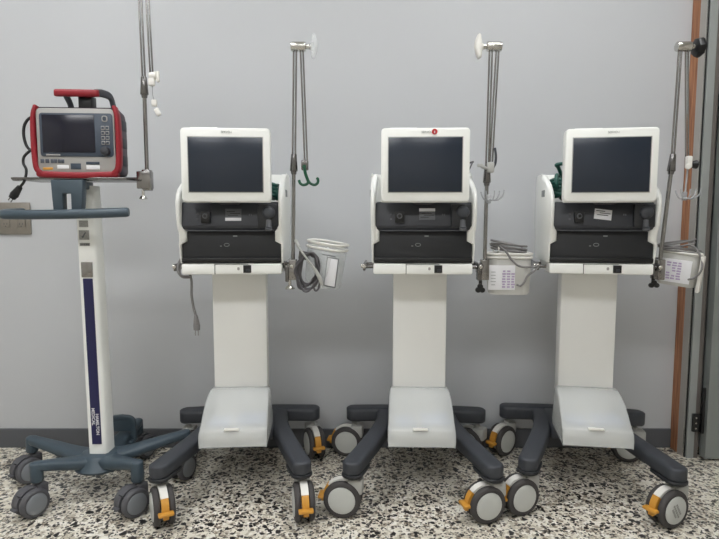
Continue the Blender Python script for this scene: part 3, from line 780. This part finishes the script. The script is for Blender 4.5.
bm = bm_new(); cyl(bm, l((1.111, -.43, 1.16)), l((1.13, -.43, 1.16)), .011, .015, bev=.003); obj('end_knob', bm, M['deepblack'], t)
bm = bm_new(); clear_hooks(bm, (1.090, -.436, 1.05), l, .055); box(bm, l((1.094, -.43, 1.055)), (.014, .014, .03), .004); cyl(bm, l((1.100, -.43, 1.15)), l((1.095, -.43, 1.05)), .003)
hk = obj('tube_hooks', bm, M['hookclear'], t, angle=60); hk['label'] = 'clear plastic tube hooks'

# ------------------------------------------------------------------ hanging baskets, labels and cable coils
def basket(label, loc, rz, w, dpt, h, wallm, ringm, rings_at=(0,)):
    t = thing('plastic_basket', label, 'basket', loc, rz, 'plastic baskets clipped beside the ventilators')
    def plan(s, z, n=9): return [(x * s, y * s, z) for x, y in rrect(-w / 2, w / 2, -dpt / 2, dpt / 2, min(w, dpt) * .38, n)]
    bm = bm_new(); ring_loft(bm, [plan(1, h), plan(.97, h * .5), plan(.93, .008), plan(.88, 0)], caps=False)
    bm.faces.new([bm.verts.new(p) for p in plan(.88, 0)])
    bmesh.ops.remove_doubles(bm, verts=bm.verts, dist=1e-5)
    o = obj('basket_wall', bm, wallm, t, angle=50); md = o.modifiers.new('wall', 'SOLIDIFY'); md.thickness = .0025
    for q in rings_at:
        bm = bm_new(); tube(bm, [V(p) for p in plan(1.01, h - q)], .0045, seg=8, closed=True, smooth=False); obj('rim', bm, ringm, t, angle=60)
    bm = bm_new(); box(bm, (-w / 2 - .018, -.0, h * .62), (.04, .012, .03), .003); obj('hanger', bm, M['darksteel'], t)
    return t

t = basket('clear plastic basket with white oval rim beside the green-hook arm', (-.130, -.37, .742), math.radians(-20), .134, .105, .155, M['clear'], M['hood'], (0, .018))
t.rotation_euler.y = math.radians(8)
bm = bm_new(); box(bm, (.045, -.0485, .062), (.038, .002, .094), .001); cd = obj('white_card', bm, M['paper'], t)
bm = bm_new(); box(bm, (.045, -.0475, .062), (.045, .001, .102), .001); box(bm, (.03, -.05, .118), (.05, .003, .004), .001); obj('card_frame', bm, M['ink'], t)

t = basket('milky plastic basket with purple printed label, between middle and right ventilators', (.522, -.375, .718), math.radians(-6), .150, .100, .140, M['milky'], M['hood'], (0, .012))
bm = bm_new(); box(bm, (-.030, -.0500, .060), (.090, .0015, .085), .0005); lb = obj('paper_label', bm, M['paper'], t)
bm = bm_new()
for r in range(7):
    for c in range(3):
        if random.random() < .85: box(bm, (-.022 + c * .015 + random.uniform(-.001, .001), -.0511, .028 + r * .009), (random.uniform(.008, .013), .0008, .0055))
obj('purple_print', bm, M['purpleink'], lb, smooth=False)
bm = bm_new()
for r in range(5): box(bm, (-.058, -.0511, .035 + r * .011), (random.uniform(.01, .02), .0008, .002))
obj('printed_lines', bm, M['inkgrey'], lb, smooth=False)

t = basket('milky plastic basket with purple printed label, in front of the door frame', (1.112, -.375, .748), math.radians(-36), .125, .085, .115, M['milky'], M['hood'], (0,))
t.rotation_euler.y = math.radians(6)
bm = bm_new(); box(bm, (-.008, -.0430, .052), (.100, .0015, .080), .0005); lb = obj('paper_label', bm, M['paper'], t)
bm = bm_new()
for r in range(7):
    for c in range(3):
        if random.random() < .85: box(bm, (-.026 + c * .016 + random.uniform(-.001, .001), -.0442, .025 + r * .009), (random.uniform(.009, .014), .0008, .0055))
obj('purple_print', bm, M['purpleink'], lb, smooth=False)
bm = bm_new(); box(bm, (.069, -.02, .05), (.012, .05, .125), .004); obj('side_pocket', bm, M['hood'], t)

def cable(name, label, pts_list, r, m, group=None, extra=None):
    bm = bm_new()
    for P in pts_list: tube(bm, P, r, seg=8, sub=5)
    o = obj(name, bm, m, angle=60)
    return tag(o, label, 'cable', group)

def coil(c, rx, rz, n, jit, y0, tilt=0., flat=False, steps=14):
    P = []
    for k in range(n * steps):
        a = 2 * PI * k / steps; q = 1 + jit * math.sin(k * 1.7) * .4 + random.uniform(-jit, jit) * .25
        if flat: p = V((rx * q * math.cos(a), rz * q * math.sin(a), .0072 * (k / steps) + .004 * math.sin(k * .37)))
        else: p = V((rx * q * math.cos(a) + .002 * math.sin(k), -.004 * (k / steps) + .003 * math.sin(k * .9), rz * q * math.sin(a)))
        p.rotate(Matrix.Rotation(tilt, 3, 'Y')); P.append(p + V((c[0], c[1] + y0, c[2])))
    return P
g = 'grey cables bundled on the baskets'
# left: vertical coil hanging in front of the basket, with crossing plug lead
cc = (-.174, -.425, .808)
cable('cable_coil', 'dark grey cable coil hanging on the clear basket', [coil(cc, .028, .054, 4, .16, 0, .15), coil((cc[0] - .001, cc[1] - .008, cc[2] - .008), .037, .062, 4, .22, 0, .12),
      [(-.160, -.435, .775), (-.155, -.44, .745), (-.148, -.44, .735), (-.138, -.44, .745), (-.135, -.44, .765)]], .0034, M['cable'], g)
bm = bm_new(); tube(bm, [(-.215, -.44, .905), (-.205, -.45, .885), (-.180, -.455, .85), (-.150, -.455, .81), (-.132, -.45, .775)], .0035, seg=8)
cyl(bm, (-.150, -.455, .81), (-.135, -.452, .782), .0055, .007); cyl(bm, (-.135, -.452, .782), (-.126, -.45, .756), .0065, .005); cyl(bm, (-.216, -.44, .907), (-.204, -.45, .885), .006)
o = obj('sensor_lead', bm, M['housing'], angle=60); tag(o, 'pale sensor lead crossing in front of the dark cable coil', 'cable')
# middle: loops lying on the rim, one end dangling over the label
cable('cable_coil', 'grey cable loops lying on the basket between middle and right ventilators', [coil((.520, -.372, .866), .062, .044, 3, .10, 0, .10, True),
      coil((.512, -.380, .890), .055, .038, 1, .05, 0, .16, True),
      [(.480, -.40, .885), (.495, -.435, .870), (.515, -.440, .840), (.545, -.440, .818), (.596, -.440, .818), (.606, -.440, .822), (.596, -.440, .806), (.570, -.440, .785), (.560, -.440, .765), (.548, -.437, .752), (.535, -.436, .755)]], .0036, M['palecable'], g)
bm = bm_new()
for a in range(1): tube(bm, [V((.478, -.372, .875)) + V((.0, math.cos(q) * .04, math.sin(q) * .014)) for q in (2 * PI * k / 12 for k in range(12))], .0022, seg=6, closed=True)
tag(obj('cable_tie', bm, M['hood'], angle=60), 'white tie around the cable loops of the middle basket', 'cable tie')
# right: loops floating over the basket, end curling over the label
cable('cable_coil', 'grey cable loops on the basket in front of the door frame', [coil((1.118, -.372, .862), .064, .05, 2, .16, 0, .10, True), coil((1.11, -.372, .885), .058, .045, 2, .16, 0, -.22, True),
      [(1.095, -.40, .88), (1.125, -.42, .89), (1.142, -.44, .872), (1.150, -.455, .835), (1.146, -.46, .805), (1.128, -.455, .782), (1.108, -.452, .774)]], .0034, M['palecable'], g)

# power cords
bm = bm_new()
tube(bm, [(-.595, -.42, .84), (-.607, -.45, .81), (-.598, -.455, .785), (-.575, -.44, .782), (-.578, -.43, .785), (-.575, -.425, .765), (-.576, -.425, .72), (-.573, -.42, .68), (-.565, -.42, .645)], .0045, seg=8)
tube(bm, [(-.598, -.425, .86), (-.611, -.455, .82), (-.601, -.46, .79), (-.580, -.445, .784)], .0045, seg=8)
cyl(bm, (-.565, -.42, .648), (-.563, -.42, .615), .006, .011, bev=.002); cyl(bm, (-.563, -.42, .615), (-.563, -.42, .595), .012, .011, bev=.002)
cd = obj('power_cord', bm, M['palecable'], angle=60); tag(cd, 'grey mains cord with plug dangling below the left ventilator', 'cable')
bm = bm_new()
for x in (-.568, -.558): box(bm, (x, -.42, .586), (.0015, .006, .02))
obj('plug_pins', bm, M['steel'], cd)
bm = bm_new()
tube(bm, [(-1.06, -.40, 1.30), (-1.105, -.40, 1.320), (-1.132, -.40, 1.295), (-1.136, -.40, 1.25), (-1.118, -.40, 1.212), (-1.06, -.40, 1.20)], .005, seg=8)
tube(bm, [(-1.05, -.41, 1.215), (-1.08, -.43, 1.215), (-1.112, -.44, 1.19), (-1.12, -.44, 1.165), (-1.108, -.445, 1.14), (-1.113, -.45, 1.105), (-1.130, -.45, 1.083)], .0045, seg=8)
cyl(bm, (-1.128, -.45, 1.086), (-1.152, -.45, 1.055), .009, .014, bev=.003); cyl(bm, (-1.150, -.45, 1.058), (-1.158, -.45, 1.048), .013, .011)
box(bm, (-1.072, -.40, 1.25), (.05, .03, .13), .004)
cd = obj('power_cord', bm, M['blackcable'], angle=60); tag(cd, 'black mains cord and plug hanging left of the red device', 'cable')
bm = bm_new(); dv = V((-.008, 0, -.010)).normalized()
for o_ in (-.005, .005):
    p = V((-1.157, -.45, 1.050)) + V((dv.z, 0, -dv.x)) * o_; cyl(bm, p, p + dv * .016, .0018, seg=8)
obj('plug_pins', bm, M['steel'], cd)
# black lead behind the middle screen
bm = bm_new(); tube(bm, [(.345, -.43, 1.09), (.36, -.44, 1.13), (.372, -.44, 1.155), (.376, -.44, 1.165)], .0022, seg=6); tube(bm, [(.352, -.44, 1.155), (.365, -.45, 1.163), (.378, -.45, 1.167)], .003, seg=6)
tag(obj('sensor_lead', bm, M['cable'], angle=60), 'thin lead sticking out behind the middle screen', 'cable')

# green hose coils behind the screens of the left and right ventilators
def hose(v, label, pts_loops, extra):
    R = v.matrix_world if False else Matrix.Translation(v.location) @ Matrix.Rotation(v.rotation_euler.z, 4, 'Z')
    bm = bm_new()
    for (cx, cy, cz, rx, ry, n) in pts_loops:
        P = [R @ V((cx + rx * math.cos(a) * (1 + .05 * math.sin(3 * a)), cy + ry * math.sin(a), cz + .012 * a / (2 * PI) + .004 * math.sin(2 * a))) for a in (2 * PI * k / 14 for k in range(14 * n))]
        tube(bm, P, .0065, seg=8, sub=4)
    for P in extra: tube(bm, [R @ V(p) for p in P], .0065, seg=8)
    tag(obj('green_hose', bm, M['greenhose'], angle=60), label, 'hose', 'green hoses behind screens')
hose(VENTS[0], 'green hose coiled behind the left ventilator screen', [(.0, -.015, 1.048, .11, .045, 3), (.135, -.02, 1.05, .014, .05, 4)], [[(.12, -.03, 1.06), (.138, -.05, 1.085), (.146, -.07, 1.06), (.146, -.06, 1.045)]])
hose(VENTS[2], 'green hose coiled behind the right ventilator screen', [(.0, -.015, 1.048, .11, .045, 4), (-.125, -.01, 1.055, .024, .06, 5)], [[(-.11, -.03, 1.10), (-.135, -.06, 1.13), (-.138, -.08, 1.10), (-.13, -.06, 1.07)], [(-.10, .0, 1.11), (-.125, -.03, 1.155), (-.135, -.05, 1.165), (-.10, -.05, 1.17)]])

# ------------------------------------------------------------------ steel outlet plate on the wall
t = thing('wall_outlet', 'brushed steel double outlet plate on the wall behind the slate hand bar', 'wall outlet', (-1.428, -.001, .979))
bm = bm_new(); box(bm, (0, -.004, 0), (.138, .008, .132), .003); obj('cover_plate', bm, M['outlet'], t)
for x in (-.032, .032):
    bm = bm_new(); box(bm, (x, -.009, .0), (.034, .005, .072), .003); r_ = obj('receptacle', bm, M['outlet'], t)
    bm = bm_new()
    for z in (-.022, .022):
        for dx in (-.006, .006): box(bm, (x + dx, -.0118, z), (.002, .0012, .008))
        cyl(bm, (x, -.011, z - .010), (x, -.0124, z - .010), .0022, seg=8)
    obj('socket_slots', bm, M['ink'], r_)

# ------------------------------------------------------------------ camera and view
cam = bpy.data.cameras.new('camera'); co = bpy.data.objects.new('camera', cam); COL.objects.link(co)
co.location = (0, -2.33, .983); co.rotation_euler = (math.radians(90 - 5.3), 0, 0)
cam.sensor_fit = 'HORIZONTAL'; cam.sensor_width = 36; cam.lens = 560 / 719 * 36; cam.clip_start = .05
sc = bpy.context.scene; sc.camera = co
w = bpy.data.worlds.new('world'); sc.world = w; w.use_nodes = True
w.node_tree.nodes['Background'].inputs['Color'].default_value = (.5, .52, .55, 1); w.node_tree.nodes['Background'].inputs['Strength'].default_value = .3
sc.view_settings.view_transform = 'Standard'; sc.view_settings.look = 'None'; sc.view_settings.gamma = 1; sc.view_settings.use_curve_mapping = False
sc.view_settings.exposure = .15
sc.cycles.use_denoising = True
sc.cycles.transparent_max_bounces = 16
